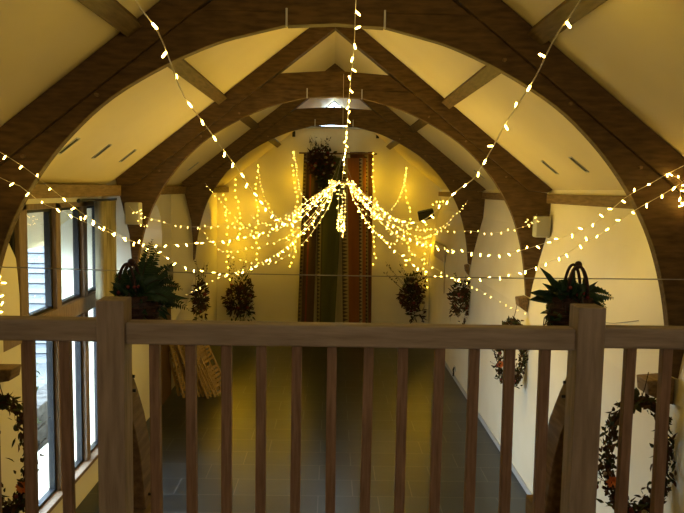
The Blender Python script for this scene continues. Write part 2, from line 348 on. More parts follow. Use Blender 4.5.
for x, sd in ((XL,'left'),(XR,'right')):
    o = MB().box(x-.06, x+.06, 2.741, 3.09, Z(-1.50), Z(-1.34)).build('joist_end', OAKL, bevel=.006)
    recentre(o, (x, 2.9, Z(-1.42)))
    tag(o, 'pale oak joist end jutting out beyond the %s newel post' % sd, 'beam')
    outer = [(2.657,-.655),(2.77,-.78),(2.88,-.92),(2.96,-1.07),(3.02,-1.22),(3.05,-1.339)]
    inner = [(2.89,-1.339),(2.86,-1.25),(2.81,-1.08),(2.74,-.95),(2.657,-.84)]
    b = MB().prism([(y, Z(z)) for y, z in outer+inner], x-.035, x+.035, 'x')
    cb_ = part(b, 'curved_brace', OAKY, bt, bevel=.004)
    for y, z in ((2.685,-.72),(2.70,-.78),(2.93,-1.29),(3.0,-1.31)): part(MB().tube([(x-.05,y,Z(z)),(x+.05,y,Z(z))], .006, 8), 'peg', DARKM, cb_)

# ------------------------------------------------------------------ tension cable and small fittings
cb = MB().tube([(-3.12,5.1,Z(-.58)),(-.9,5.1,Z(-.612)),(.9,5.1,Z(-.615)),(2.90,5.1,Z(-.60))], .0042, 6).build('tension_cable', WIRE, smooth=True)
tag(cb, 'thin grey steel cable stretched across the hall from wall to wall', 'cable')
def speaker(px, label, s):
    t = thing('box_speaker', label, 'speaker', (px, 9.53, Z(-.37)), 'white box speakers on the middle truss')
    part(MB().box(px-.10, px+.10, 9.44, 9.60, Z(-.51 if s<0 else -.59), Z(-.22 if s<0 else -.31)), 'cabinet', WHITEP, t, bevel=.018)
    part(MB().box(px-.085, px+.085, 9.434, 9.442, Z(-.495 if s<0 else -.575), Z(-.235 if s<0 else -.325)), 'grille', mat('speaker_cloth', (.36,.35,.32), .9, .1), t, bevel=.01)
    part(MB().box(px-.02, px+.02, 9.60, 9.625, Z(-.42), Z(-.38)), 'bracket', DARKM, t)
speaker(-2.62, 'white box speaker on the left leg of the middle truss', -1)
speaker(2.775, 'white box speaker on the right leg of the middle truss', 1)
t = thing('floodlight', 'black wall floodlight high on the far wall beside the lights', 'floodlight', (2.5, YB-.15, Z(-.65)))
M = Matrix.Translation((2.5, YB-.22, Z(-.64))) @ Matrix.Rotation(R(-14), 4, 'Y') @ Matrix.Rotation(R(25), 4, 'X')
part(MB().box(-.21, .21, -.07, .06, -.13, .13, M), 'housing', BLACK, t, bevel=.02)
part(MB().box(-.17, .17, -.078, -.068, -.10, .10, M), 'lens', DARKM, t)
part(MB().box(2.46, 2.54, YB-.17, YB, Z(-.70), Z(-.58)), 'bracket', BLACK, t)
for s, sd in ((-1,'left'),(1,'right')):
    t = thing('wall_hook', 'small dark hook block high on the far wall, %s of the foliage spray' % sd, 'hook', (s*1.12+.05, YB, Z(1.45)))
    part(MB().box(s*1.12+.01, s*1.12+.09, YB-.05, YB, Z(1.37), Z(1.52)), 'plate', DARKM, t, bevel=.008)
    part(MB().tube([(s*1.12+.05,YB-.05,Z(1.42)),(s*1.12+.05,YB-.11,Z(1.40)),(s*1.12+.05,YB-.12,Z(1.45))], .012, 6), 'hook', DARKM, t)
t = thing('wall_box', 'flat pale box mounted on the right wall near the far corner', 'wall box', (2.63, 17.4, Z(-1.5)))
part(MB().box(2.61, 2.66, 16.7, 18.3, Z(-1.66), Z(-1.28)), 'casing', mat('beige_box', (.45,.38,.26), .7), t, bevel=.01)
part(MB().tube([(2.64,16.75,Z(-1.66)),(2.645,16.75,Z(-2.0)),(2.65,16.75,Z(-2.4))], .012, 6), 'conduit', mat('beige_conduit', (.4,.33,.22), .7), t)
t = thing('wall_socket', 'small socket with a dark dangling lead low on the right wall', 'socket', (2.655, 14.95, Z(-3.85)))
part(MB().box(2.64, 2.66, 14.9, 15.05, Z(-3.80), Z(-3.70)), 'faceplate', WHITEP, t, bevel=.004)
part(MB().tube([(2.635,14.97,Z(-3.72)),(2.61,14.95,Z(-3.78)),(2.63,15.0,Z(-3.84)),(2.61,14.93,Z(-3.9))], .016, 6), 'lead', BLACK, t)
t = thing('framed_picture', 'small dark framed picture on the left wall above the brown door', 'picture', (XLW, 13.75, Z(-1.6)))
part(MB().box(XLW,XLW+.03,13.45,14.0,Z(-1.82),Z(-1.50)), 'frame', BLACK, t, bevel=.005)
part(MB().box(XLW+.028,XLW+.034,13.51,13.94,Z(-1.77),Z(-1.55)), 'print', mat('faded_print', (.25,.22,.16), .6, .3, (.05,.05,.05), 5), t)
o = MB().box(XLW, XLW+.14, 12.9, 14.4, Z(-1.95), Z(-1.88)).build('door_ledge', OAKL, bevel=.006)
tag(o, 'oak ledge over the brown door in the left wall', 'ledge'); recentre(o, (XLW+.05, 13.6, Z(-1.9)))
d = struct(MB().box(XLW, XLW+.05, 12.95, 13.7, Z(-4), Z(-1.95)).build('door_1', DARKW, bevel=.004))
MB().tube([(XLW+.05,13.6,Z(-2.95)),(XLW+.11,13.6,Z(-2.95)),(XLW+.11,13.5,Z(-2.95))], .012, 6).build('door_handle', DARKM, d)
# drooping lead on right wall
o = MB().tube([(2.74,6.3,Z(-1.12)),(2.72,6.8,Z(-1.24)),(2.70,7.4,Z(-1.33)),(2.69,8.2,Z(-1.40))], .004, 6).build('wall_lead', WIRE, smooth=True)
tag(o, 'thin grey lead drooping along the right wall behind the fern basket', 'cable')

# curtain and pole in the window bay
t = thing('curtain', 'cream patterned curtain gathered at the far end of the window bay', 'curtain', (-2.90, 9.25, Z(-.2)))
mb = MB(); n = 60; vs = []
for zz, sp in ((-.20,1.0),(-.6,.97),(-1.1,.95),(-1.6,.97),(-1.97,1.0)):
    for i in range(n+1):
        u = i/n; y = 9.25+(u-.5)*.62*sp; x = -2.90+.055*math.sin(u*math.pi*2*5.5)+.008*math.sin(u*37); vs.append((x, y, Z(zz)))
fs = [(r*(n+1)+i, r*(n+1)+i+1, (r+1)*(n+1)+i+1, (r+1)*(n+1)+i) for r in range(4) for i in range(n)]
mb.add(vs, fs); o = part(mb, 'cloth', CURT, t, True); md = o.modifiers.new('thick', 'SOLIDIFY'); md.thickness = .006
mb = MB().tube([(-2.90,8.3,Z(-.185)),(-2.90,9.70,Z(-.185))], .014, 10); mb.ball((-2.90,8.28,Z(-.185)), .026)
o = mb.build('curtain_pole', DARKM, smooth=True); recentre(o, (-2.90, 9, Z(-.185))); tag(o, 'dark metal curtain pole over the window bay on the left', 'curtain pole')

# ------------------------------------------------------------------ banners on the far wall
def banner(pxt, pxb, ytop, mt, label, yy=19.36):
    n, r = 14, 16; vs = []; uv = []; ph = random.uniform(0, 6)
    for j in range(r+1):
        v = j/r; y = ytop+(338-ytop)*v
        for i in range(n+1):
            u = i/n; x = (pxt[0]*(1-v)+pxb[0]*v)*(1-u)+(pxt[1]*(1-v)+pxb[1]*v)*u
            p = at(x, y, yy); p.y += .025*math.sin(u*9+ph+v*1.5); vs.append(p); uv.append((u, v*1.6))
    mb = MB().add(vs, [(j*(n+1)+i, j*(n+1)+i+1, (j+1)*(n+1)+i+1, (j+1)*(n+1)+i) for j in range(r) for i in range(n)]); mb.uv = uv
    o = mb.build('hanging_banner', mt, smooth=True); md = o.modifiers.new('thick', 'SOLIDIFY'); md.thickness = .006
    recentre(o, at((pxt[0]+pxt[1])/2, ytop, yy)); return tag(o, label, 'banner', 'long woven banners on the far wall')
B1 = banner_mat('brown_weave', (.085,.045,.014), (.17,.12,.05), (.05,.03,.012), (0,.22), (.80,.80), (.44,.54,(.16,.03,.012)))
B2 = banner_mat('olive_weave', (.085,.088,.022), (.22,.18,.08), (.05,.035,.015), (0,.17), (.5,.5), (.17,.23,(.05,.04,.015)))
B3 = banner_mat('orange_weave', (.26,.085,.012), (.28,.22,.10), (.06,.04,.02), (0,.26), (.72,.86))
B4 = banner_mat('rust_weave', (.13,.045,.012), (.25,.2,.1), (.05,.03,.01), (.6,.8), (.5,.5))
B5 = banner_mat('cream_weave', (.42,.36,.20), (.25,.2,.1), (.05,.03,.01), (.5,.5), (.5,.5))
banner((306,345),(302,354),156, B5, 'plain cream backing banner behind the brown and olive ones', 19.44)
banner((304,319),(297,313), 153, B1, 'brown banner with a red centre stripe, leftmost on the far wall', 19.34)
banner((318,344),(316.5,334), 158, B2, 'plain olive green banner with a patterned left border on the far wall', 19.36)
banner((341,366),(343,365.5), 158, B3, 'orange banner with leaf-patterned borders, right of the olive one', 19.35)
banner((350,373),(357,371), 152, B4, 'rust brown banner, rightmost on the far wall, partly behind the orange one', 19.42)
o = MB().tube([at(299,153,19.4), at(377,154,19.4)], .02, 8).build('banner_pole', DARKW, smooth=True)
tag(o, 'thin dark pole the banners hang from on the far wall', 'pole')

# ------------------------------------------------------------------ plants
def rdir(up=0.):
    v = Vector((random.gauss(0,1), random.gauss(0,1), random.gauss(0,1)+up)); return v.normalized()
def leafmass(mb, c, rx, ry, rz, n, l, w, bias=0.):
    c = Vector(c)
    for _ in range(n):
        d = rdir(); rr = random.uniform(.35, 1.0)**.6
        p = c+Vector((d.x*rx*rr, d.y*ry*rr, d.z*rz*rr)); dd = (d+rdir()*.9+Vector((0,0,bias))).normalized()
        mb.leaf(p, dd, rdir(), l*random.uniform(.6,1.3), w*random.uniform(.7,1.2), random.uniform(-.1,.4))
def arrangement(label, c, rx, ry, rz, seed, n=260, ls=.10, name='dried_flower_arrangement', group='dried flower arrangements on the walls', stems=8, lean=(0,0), trail=0, wallz=None):
    random.seed(seed); c = Vector(c)
    t = thing(name, label, 'flower arrangement', c, group)
    a = MB(); b = MB(); s = MB(); f = MB(); g = MB()
    leafmass(a, c, rx*.62, ry*.7, rz*.62, n//2, ls, ls*.42)
    for i in range(9):
        q = c+Vector((random.uniform(-.6,.6)*rx, random.uniform(-.3,.2)*ry, random.uniform(-.85,.7)*rz)); k_ = random.uniform(.22,.42)
        leafmass(a if i % 2 else b, q, rx*k_, ry*k_, rz*k_*1.3, n//11, ls*random.uniform(.8,1.2), ls*.36)
    if trail: leafmass(b, c+Vector((lean[0]*.3,0,-rz-trail*.4)), rx*.55, ry*.6, trail*.7, n//3, ls, ls*.4, -.5)
    for i in range(stems):
        q = Vector((random.uniform(-1,1)*rx+lean[0], random.uniform(-.3,.3)*ry, rz*random.uniform(1.0,1.6)+lean[1]))
        mid = c+q*.5+Vector((random.uniform(-.3,.3)*rx,0,0)); s.tube([c, mid, c+q], .006, 5, .002)
        for j in range(6):
            p = c+q*(.55+.45*j/6); b.leaf(p, rdir(), rdir(), ls*.5, ls*.2)
    for i in range(n//28):
        d = rdir(); p = c+Vector((d.x*rx*.8, -abs(d.y)*ry*.9, d.z*rz*.7))
        part(MB().ball(p, ls*random.uniform(.16,.34), 7, 5, (1,1,.8)), 'flower' if i % 3 else 'seed_head', REDF if i % 3 else CREAMF, t, True)
    part(a, 'leaves', DRIED, t); part(b, 'foliage', DRIEDG, t); part(s, 'stems', STEM, t)
    return t
P = at(236,300,19.1); arrangement('large dark dried flower arrangement in the far left corner', (P.x,19.24,P.z), .50,.26,.58, 1, 420, .15, lean=(.1,.35))
P = at(412,298,19.1); arrangement('large dark dried flower arrangement in the far right corner', (P.x,19.24,P.z), .46,.26,.55, 2, 400, .15, lean=(-.35,.1))
P = at(200,297,13.7); arrangement('narrow dried flower arrangement at the left foot of the farthest truss', (P.x,13.72,P.z), .17,.17,.46, 3, 260, .11)
P = at(460,302,13.7); arrangement('narrow dried flower arrangement at the right foot of the farthest truss', (P.x,13.72,P.z), .21,.17,.40, 4, 280, .11)
P = at(321,165,19.2); arrangement('dark leafy spray fixed above the banners on the far wall', (P.x,19.28,P.z), 0.46,.18,.56, 5, 800, .15, lean=(-.2,-.1), stems=10)

def hoop(label, c, rx, rz, seed, dens=1., flip=1, cols=None, group='dried flower hoops under the truss feet', y=.08, r=.09):
    random.seed(seed); c = Vector(c)
    t = thing('dried_flower_hoop', label, 'wreath', c, group)
    def P(a, rad=1.): return c+Vector((rx*rad*math.cos(a), 0, rz*rad*math.sin(a)))
    w = MB().tube([P(2*math.pi*i/40) for i in range(41)], .008, 6); w.tube([P(2*math.pi*i/40+.1, 1.03+.02*math.sin(i)) for i in range(41)], .005, 5)
    w.tube([P(math.pi/2), c+Vector((flip*.03,0,rz+.1)), c+Vector((flip*.05,0,rz+.22))], .004, 5)
    a = MB(); b = MB(); f = MB(); g = MB(); o = MB()
    for i in range(int(330*dens)):
        an = random.uniform(0, 2*math.pi); low = .45+.55*(.5-.5*math.sin(an))      # fuller at the bottom
        if random.random() > low+.25: continue
        p = P(an)+Vector((random.gauss(0, r*.55*low), random.gauss(0, y*.6), random.gauss(0, r*.55*low)))
        dd = (P(an+.1)-P(an)).normalized()*random.choice((1,-1))+rdir()*.8
        (a if random.random() < .6 else b).leaf(p, dd, rdir(), random.uniform(.035,.08), random.uniform(.018,.034), random.uniform(0,.3))
    for i in range(16):
        an = random.uniform(1.05*math.pi, 1.8*math.pi); p = P(an)+Vector((random.gauss(0,r*.6), -.03-random.random()*y, random.gauss(0,r*.6)))
        part(MB().ball(p, random.uniform(.014,.028), 8, 5, (1,.8,1)), 'flower' if i % 2 else 'seed_head', REDF if i % 2 else CREAMF, t, True)
    an = math.pi*(1.12 if flip > 0 else 1.85); pc = P(an)+Vector((0,-.07,0))
    for i in range(12): o.leaf(pc, Vector((math.cos(i*.52), -.5-.3*(i%2), math.sin(i*.52))), (0,-1,0), .055, .035, .2)
    for i in range(7): g2 = P(math.pi*.58)+Vector((random.gauss(0,.04), -.03, random.gauss(0,.03))); b.leaf(g2, rdir(), (0,-1,0), .08, .05)
    st = MB()
    for i in range(12):
        an = random.uniform(.9*math.pi, 2.1*math.pi); p = P(an); q = p+Vector((math.cos(an)*random.uniform(.08,.2), -.02, random.uniform(-.02,.2))); st.tube([p, (p+q)/2+rdir()*.015, q], .0022, 4)
        st.ball(q, .007, 6, 4)
    part(w, 'hoop_frame', STEM, t); part(a, 'leaves', DRIED, t); part(b, 'foliage', DRIEDG, t)
    part(o, 'orange_bloom', ORANGEF, t); part(st, 'stems', STEM, t)
    return t
hoop('large dried flower hoop with an orange bloom, below the right foot of the nearest truss', (2.38,5.36,Z(-2.02)), .23, .45, 11, 3.6, 1, r=.06)
hoop('large dried flower hoop with an orange bloom, below the left foot of the nearest truss', (-2.46,5.36,Z(-2.08)), .17, .44, 12, 3.0, -1, r=.06)
hoop('small brown dried flower hoop below the right foot of the middle truss', (2.45,9.56,Z(-2.15)), .17, .42, 13, 3.0, 1, r=.07)

def basket(label, c, seed, big):
    random.seed(seed); c = Vector(c); r = .092
    t = thing('plant_basket', label, 'plant basket', c, 'plant baskets hung behind the handrail')
    b = MB().lathe([(r*.45,-.075),(r*.75,-.06),(r*.96,-.02),(r,.02),(r*.93,.05),(r*.85,.06)], c, 20)
    for k_ in range(5): b.tube([c+Vector(((r*(.8+.2*math.sin(.5+k_*.55))+.003)*math.cos(a), (r*(.8+.2*math.sin(.5+k_*.55))+.003)*math.sin(a), -.055+k_*.025)) for a in [2*math.pi*i/24 for i in range(25)]], .006, 5)
    part(b, 'wicker_bowl', WICKER, t, True)
    hd = MB()
    for da in (-.12, .0, .12):
        pts = []
        for i in range(17):
            a = math.pi*i/16; q = Vector((r*.42*math.cos(a), da*.3+ .03*math.sin(a*2)*0, .05+.135*math.sin(a))); q.rotate(Matrix.Rotation(da*2, 3, 'Z')); pts.append(c+q+Vector((.02*big,0,0)))
        hd.tube(pts, .006, 6)
    hd.ball(c+Vector((.02*big,0,.187)), .016, 8, 6)
    part(hd, 'handle', WICKER, t, True)
    part(MB().tube([c+Vector((0,-.08,.03)), c+Vector((0,-.11,.08)), Vector((c.x,2.652,Z(-.475))), Vector((c.x,2.60,Z(-.483)))], .004, 6), 'hanging_hook', DARKM, t)
    f = MB(); l = MB(); s = MB()
    def frond(p, d, L, up=.35, w=.05, ):
        p = Vector(p); d = Vector(d).normalized(); pts = []
        for i in range(13):
            u = i/12; pts.append(p+d*L*u+Vector((0,0,up*L*(u-u*u*1.6))))
        s.tube(pts, .0022, 4, .0008)
        for i in range(2, 13):
            q = pts[i]; tg = (pts[i]-pts[i-1]).normalized(); sd = tg.cross(Vector((0,-.85,.5))).normalized(); ww = w*math.sin(math.pi*(.15+.8*i/12))
            for sg in (-1, 1):
                f.leaf(q, sd*sg+tg*.5, (0,-.7,.7), ww*1.1, ww*.42, .2); f.leaf(q-tg*L/26, sd*sg+tg*.4, (0,-.7,.7), ww*1.05, ww*.4, .2)
    top = c+Vector((0,0,.05))
    if big > 0:
        for d, L, u in (((1,.1,.22),.175,.3),((1,-.25,.05),.13,.4),((.8,.5,.3),.12,.4),((-.9,.3,.3),.09,.3),((.2,-.6,.5),.09,.3),((-.3,.7,.8),.11,.2),((-.2,.1,1),.09,.1)): frond(top, d, L, u, .04)
        for d, L, w in (((-.7,-.1,1.1),.17,.042),((-1,-.1,.35),.145,.06),((-1,.2,.1),.135,.06),((-.5,-.2,.8),.13,.05),((.2,-.3,.8),.11,.045),((.6,-.1,.6),.12,.045),((-.6,.1,.6),.11,.04),((-.9,-.4,.15),.11,.045),((-.2,-.2,.9),.09,.035),((.5,0,.5),.09,.04)): l.leaf(top+Vector((-.03,0,-.01)), d, (0,-.6,.8), L, w, .12)
    else:
        for d, L, u in (((.35,0,1.3),.235,0),((1,.1,.45),.19,.4),((1,-.1,.1),.18,.3),((.9,.4,.0),.15,.2),((.3,-.5,.8),.13,.3),((-.4,.3,.9),.14,.3),((-.9,.2,.5),.12,.3),((0,.4,1),.15,.2),((.7,-.3,.7),.15,.3),((.5,.1,1.2),.21,0),((.8,.2,.9),.19,.1),((1,.2,.8),.17,.25),((1,.3,-.1),.2,.3),((-.6,-.3,.9),.14,.25),((-.2,-.4,1),.15,.2),((.8,-.4,.2),.17,.35)): frond(top, d, L, u, .036)
        for d, L, w in (((1,.1,.18),.20,.045),((1,.3,.5),.17,.045),((.8,-.2,.9),.16,.04),((.3,.2,1.1),.17,.04),((.9,0,-.25),.14,.05),((.8,.2,-.5),.12,.05),((-.5,.1,.8),.12,.04),((-.8,0,.4),.12,.045),((.1,-.4,.7),.13,.04),((.6,.3,.3),.15,.05),((.4,-.5,.2),.14,.05)): l.leaf(top+Vector((.0,0,-.02)), d, (0,-.6,.8), L, w, .15)
    leafmass(l, c+Vector((0,0,.06)), .085, .08, .04, 90, .055, .024)
    leafmass(l, c+Vector((-.02*big,-.02,.0)), .10, .09, .06, 34, .05, .018, -.4)
    if big > 0:
        for i in range(9): s.tube([c+Vector((-.06,-.02,.03)), c+Vector((-.09-.012*(i%3),-.03,.0-.01*i)), c+Vector((-.10-.008*i%.03,-.03,-.03-.01*i))], .002, 4); l.ball(c+Vector((-.105+.01*(i%3),-.03,.02-.013*i)), .005, 5, 4)
    part(f, 'fern_fronds', GREEN, t); part(l, 'leaves', GREEN2, t); part(s, 'stems', STEM, t)
    for i in range(6): part(MB().ball(top+Vector((random.uniform(-.07,.05), -.05, random.uniform(0,.06))), .007, 6, 4), 'berry', REDF, t, True)
    return t
P = at(571,312,2.80); basket('dark wicker basket of ferns and broad leaves beside the right newel post', (P.x,2.80,P.z), 21, 1)
P = at(137,310,2.80); basket('dark wicker basket of spiky evergreen leaves beside the left newel post', (P.x,2.80,P.z), 22, -1)

# ------------------------------------------------------------------ folded chairs leaning against the left wall
def chair_parts(t):
    fr = MB()
    for y in (-.23, .19): fr.box(-.014, .014, y, y+.045, 0, 1.16)
    fr.box(-.012,.012,-.19,.19,1.09,1.15); fr.box(-.012,.012,-.19,.19,.05,.09)
    fr.build('frame', PINE, t, bevel=.004)
    for i in range(5): MB().box(-.010,.010,-.19,.19,.68+.08*i,.73+.08*i).build('back_slat', PINE, t)
    for i in range(5): MB().box(.016,.034,-.2,.2,.17+.085*i,.225+.085*i).build('seat_slat', PINE, t)
    for y in (-.18, .15): MB().box(.036,.056,y,y+.03,.02,.85).build('rear_leg', PINE, t)
ch = thing('folding_chair', '', 'chair', (0,0,0), 'folded slatted wooden chairs against the left wall'); chair_parts(ch)
spots = [(-2.79,13.72,13),(-2.68,13.60,14),(-2.57,13.70,16),(-2.45,13.58,18),(-2.33,13.68,20),(-2.21,13.58,22),(-2.09,13.66,24)]
nth = ['hard against the wall','second from the wall','third from the wall','in the middle of the seven','third from the open end','second from the open end','at the open end of the row']
for i, (x, y, a) in enumerate(spots):
    if i == 0: r = ch
    else:
        r = ch.copy(); C.objects.link(r)
        for c_ in ch.children:
            d = c_.copy(); C.objects.link(d); d.parent = r
    r.location = (x, y, .012); r.rotation_mode = 'ZYX'; r.rotation_euler = (0, R(-a), R(-26+random.uniform(-3,3)))
    r['label'] = 'folded slatted wooden chair leaning at the left wall, %s' % nth[i]

# ------------------------------------------------------------------ fairy lights
def catmull(P, step=.04):
    out = []
    for i in range(len(P)-1):
        p0, p1, p2, p3 = P[max(i-1,0)], P[i], P[i+1], P[min(i+2,len(P)-1)]; n = max(2, int((p2-p1).length/step))
        for j in range(n):
            t = j/n; out.append(.5*((2*p1)+(p2-p0)*t+(2*p0-5*p1+4*p2-p3)*t*t+(3*p1-p0-3*p2+p3)*t**3))
    return out+[P[-1]]
def bulb_mesh(name, mt, r, l):
    m = MB().lathe([(r*.45,0),(r*.95,l*.12),(r,l*.3),(r,l*.85),(r*.55,l)], (0,0,0), 6); o = m.build(name, mt, smooth=True); me = o.data; bpy.data.objects.remove(o); return me
BN = bulb_mesh('bulb', LEDN, .005, .032); BM = bulb_mesh('bulb', LED, .0034, .030); BF = bulb_mesh('bulb', LEDF, .014, .028)
HUB = at(342,182,9.4)
nb = 0
def string(label, pts, spacing, bm, rc=.0022, jit=0., straight=False, group='fairy light strings', skip=0.):
    global nb
    P = [p if isinstance(p, Vector) else at(*p) for p in pts]
    path = catmull(P)
    t = thing('fairy_light_string', label, 'fairy lights', path[0], group)
    part(MB().tube(path[::2]+([path[-1]] if len(path) % 2 == 0 else []), rc, 4), 'cable', CABLE, t, True)
    acc = spacing*random.random(); k = 0
    for i in range(1, len(path)):
        seg = path[i]-path[i-1]; acc += seg.length
        if acc >= spacing and k < 100:
            acc -= spacing*random.uniform(.85,1.15); k += 1
            tg = seg.normalized(); d = (Vector((0,0,-.5))+rdir()*.9); d = (d-tg*d.dot(tg)*.6).normalized()
            o = bpy.data.objects.new('bulb', bm); C.objects.link(o); o.parent = t
            o.location = path[i]-path[0]+Vector((random.gauss(0,jit), random.gauss(0,jit), random.gauss(0,jit)))
            o.rotation_euler = d.to_track_quat('Z','Y').to_euler(); nb += 1
    return t
def hub(dx=0, dz=0, dy=0): return HUB+Vector((dx, dy, dz))
random.seed(5)
G1 = 'strings swagged from the hoop to the gallery end'; G2 = 'strings swagged from the hoop to the side walls'; G3 = 'lights against the far wall'
def ramp(pts, Y0, Y1):       # pixels given end to hub; distance eased along the run
    n = len(pts); L = [0]
    for i in range(1, n): L.append(L[-1]+math.hypot(pts[i][0]-pts[i-1][0], pts[i][1]-pts[i-1][1]))
    return [(p[0], p[1], 1/((1/Y0)+(1/Y1-1/Y0)*l/L[-1])) for p, l in zip(pts, L)]
string('fairy light string running up the middle from the hoop to the roof above the gallery', ramp([(366,-150),(361,-60),(356,0),(354,46),(350,86),(348,115),(346,140),(344,165)],2.2,9.4)+[hub(0,.02)], .30, BN, .0034, group=G1)
string('fairy light string from the hoop to the roof at the upper left', ramp([(60,-150),(100,-70),(137,2),(158,32),(172,66),(184,96),(206,126),(225,152),(240,172),(256,196),(272,214),(292,224),(312,208),(328,192)],2.0,9.3)+[hub(-.1)], .26, BN, .0034, group=G1)
string('fairy light string from the hoop to the roof at the upper right', ramp([(670,-150),(620,-70),(578,4),(556,36),(536,76),(522,98),(503,128),(490,152),(474,178),(458,190),(440,208),(418,222),(395,218),(372,202),(355,188)],2.0,9.3)+[hub(.1)], .26, BN, .0034, group=G1)
LS = [
 ('thick lower fairy light string from the hoop to the left leg of the nearest truss', [(-190,22),(-100,86),(-30,134),(0,152),(28,170),(59,195),(82,213),(101,225),(126,238),(155,251),(185,267),(218,273),(246,271),(268,260),(294,241),(314,220),(330,196)], 4.2, 9.4, BN, .13),
 ('upper fairy light string from the hoop to the left leg of the nearest truss', [(-190,75),(-100,122),(-30,160),(0,178),(20,186),(42,203),(62,211),(89,224),(116,235),(138,243),(161,245),(198,243),(230,240),(262,233),(290,218),(315,200),(330,190)], 4.2, 9.4, BN, .13),
 ('fairy light string from the hoop to the speaker on the left truss leg', [(129,206),(134,212),(158,221),(175,225),(198,227),(222,226),(250,226),(280,218),(305,203),(326,188)], 9.35, 9.4, BM, .10),
 ('fairy light string from the hoop down to the left wall', [(160,308),(170,303),(185,296),(202,286),(215,279),(238,271),(262,262),(288,246),(310,226),(328,198)], 10.4, 9.4, BM, .10),
 ('fairy light string from the hoop to the left leg of the farthest truss', [(205,183),(214,194),(227,209),(243,225),(259,232),(280,228),(303,212),(326,190)], 13.75, 9.4, BM, .19),
 ('fairy light string looping low on the left of the hoop', [(200,228),(220,250),(250,262),(275,262),(300,246),(318,224),(332,198)], 13.5, 9.4, BM, .2),
 ('lower fairy light string from the hoop to the right leg of the nearest truss', [(850,75),(780,118),(700,170),(667,192),(632,212),(602,233),(583,243),(562,256),(536,267),(509,275),(488,278),(465,279),(440,277),(420,269),(398,253),(375,232),(357,206)], 4.2, 9.4, BN, .13),
 ('upper fairy light string from the hoop to the right leg of the nearest truss', [(850,68),(780,110),(700,157),(667,174),(650,184),(629,195),(612,209),(596,222),(572,234),(551,241),(533,247),(514,252),(496,255),(477,253),(454,251),(430,246),(405,236),(380,218),(358,196)], 4.2, 9.4, BN, .13),
 ('fairy light string from the hoop to the speaker on the right truss leg', [(541,221),(526,226),(508,231),(488,233),(471,231),(454,231),(430,230),(402,222),(376,203),(358,188)], 9.35, 9.4, BM, .10),
 ('fairy light string from the hoop down to the right foot of the middle truss', [(536,316),(525,313),(509,306),(494,298),(477,289),(455,279),(430,265),(402,244),(377,218),(357,196)], 9.6, 9.4, BM, .10),
 ('fairy light string from the hoop to the right leg of the farthest truss', [(468,200),(463,207),(453,217),(441,227),(420,230),(395,220),(372,202),(356,188)], 13.75, 9.4, BM, .19),
]
for lb, pts, Y0, Y1, bm, sp in LS:
    s_ = -1 if pts[0][0] < 340 else 1
    if Y0 < 4.5:
        c_ = 5 if pts[5][0] in (42, 629) or s_ < 0 else 4
        rp_ = ramp(pts[:c_+1], Y0, 5.36)[:-1]+ramp(pts[c_:], 5.36, Y1)
    else: rp_ = ramp(pts, Y0, Y1)
    string(lb, rp_+[hub(random.uniform(.03,.16)*s_, .01, random.uniform(-.1,.1))], sp, bm, group=G2)
# tighter strands gathered around the hoop
inner = [[(232,222),(258,236),(285,226),(308,205),(328,188)],[(228,252),(255,248),(285,238),(308,220),(330,192)],[(250,215),(270,225),(294,212),(314,196),(332,186)],
         [(285,243),(300,233),(316,214),(333,190)],[(300,222),(310,206),(322,194),(336,184)],[(452,222),(430,236),(405,232),(380,212),(356,190)],[(455,250),(428,244),(402,238),(378,220),(356,192)],[(438,234),(412,240),(390,230),(368,208),(354,190)],
         [(398,246),(382,238),(366,220),(352,196)],[(392,212),(378,216),(364,204),(350,190)],[(362,208),(372,218),(380,214),(366,196),(350,186)],
         [(408,232),(388,222),(370,208),(352,190)]]
for i, pts in enumerate(inner):
    s_ = -1 if pts[0][0] < 340 else 1
    y0 = 10.2+(i % 3)*.7
    string('short fairy light strand fanning %s from the hoop' % ('left' if s_ < 0 else 'right'), ramp(pts, y0, 9.4)+[hub(random.uniform(.01,.16)*s_, .01, random.uniform(-.12,.12))], .15, BM, .0018, group='short strands fanning %s from the hoop' % ('left' if s_ < 0 else 'right'))
for i in range(2):
    dx = (-.035,.04)[i]
    string('fairy light tail hanging straight down from the hoop', [hub(dx*.5,0), hub(dx*1.2,-.25), hub(dx,-.5), hub(dx*.6,-.66), hub(-dx,-.58), hub(-dx*.5,-.45)], .06, BM, .0016, .006, group='light tails under the hoop')
string('fairy light tail hanging straight down from the hoop', [hub(0,-.1), hub(.01,-.42), hub(-.035,-.5), hub(.035,-.55), hub(-.03,-.6), hub(.035,-.64), hub(0,-.7)], .028, BM, .0016, .008, group='light tails under the hoop')
# lights against the far wall
def wallstr(label, pts, Y=19.3, sp=.10, bm=None): string(label, [(x, y, Y) for x, y in pts], sp, bm or BF, .003, .012, group=G3)
W = [('far left corner', [(214,188),(224,196),(226,215),(228,240),(227,262),(229,284)]), ('left of the floodless bay beside the left corner', [(234,170),(236,195),(240,215),(239,240)]),
     ('second from the left corner', [(258,165),(256,190),(258,212),(256,236),(257,264)]), ('left of the banners', [(294,150),(293,172),(297,200),(292,230),(296,248),(290,268)]),
     ('right of the banners', [(374,150),(372,175),(375,200),(373,230),(375,252),(374,268)]), ('midway between banners and floodlight', [(406,167),(405,190),(410,215),(406,240),(411,255),(404,268)]),
     ('under the floodlight', [(426,222),(427,240),(424,262),(427,288)])]
W[1] = ('beside the left corner one', W[1][1])
for lb, pts in W: wallstr('vertical string of lights on the far wall, %s' % lb, pts, sp=.15)
string('fairy light swag from the far wall down to the hoop, left of the banners', ramp([(294,150),(297,175),(303,197),(316,196),(332,186)],19.3,9.5)+[hub(-.03)], .42, BM, group=G3)
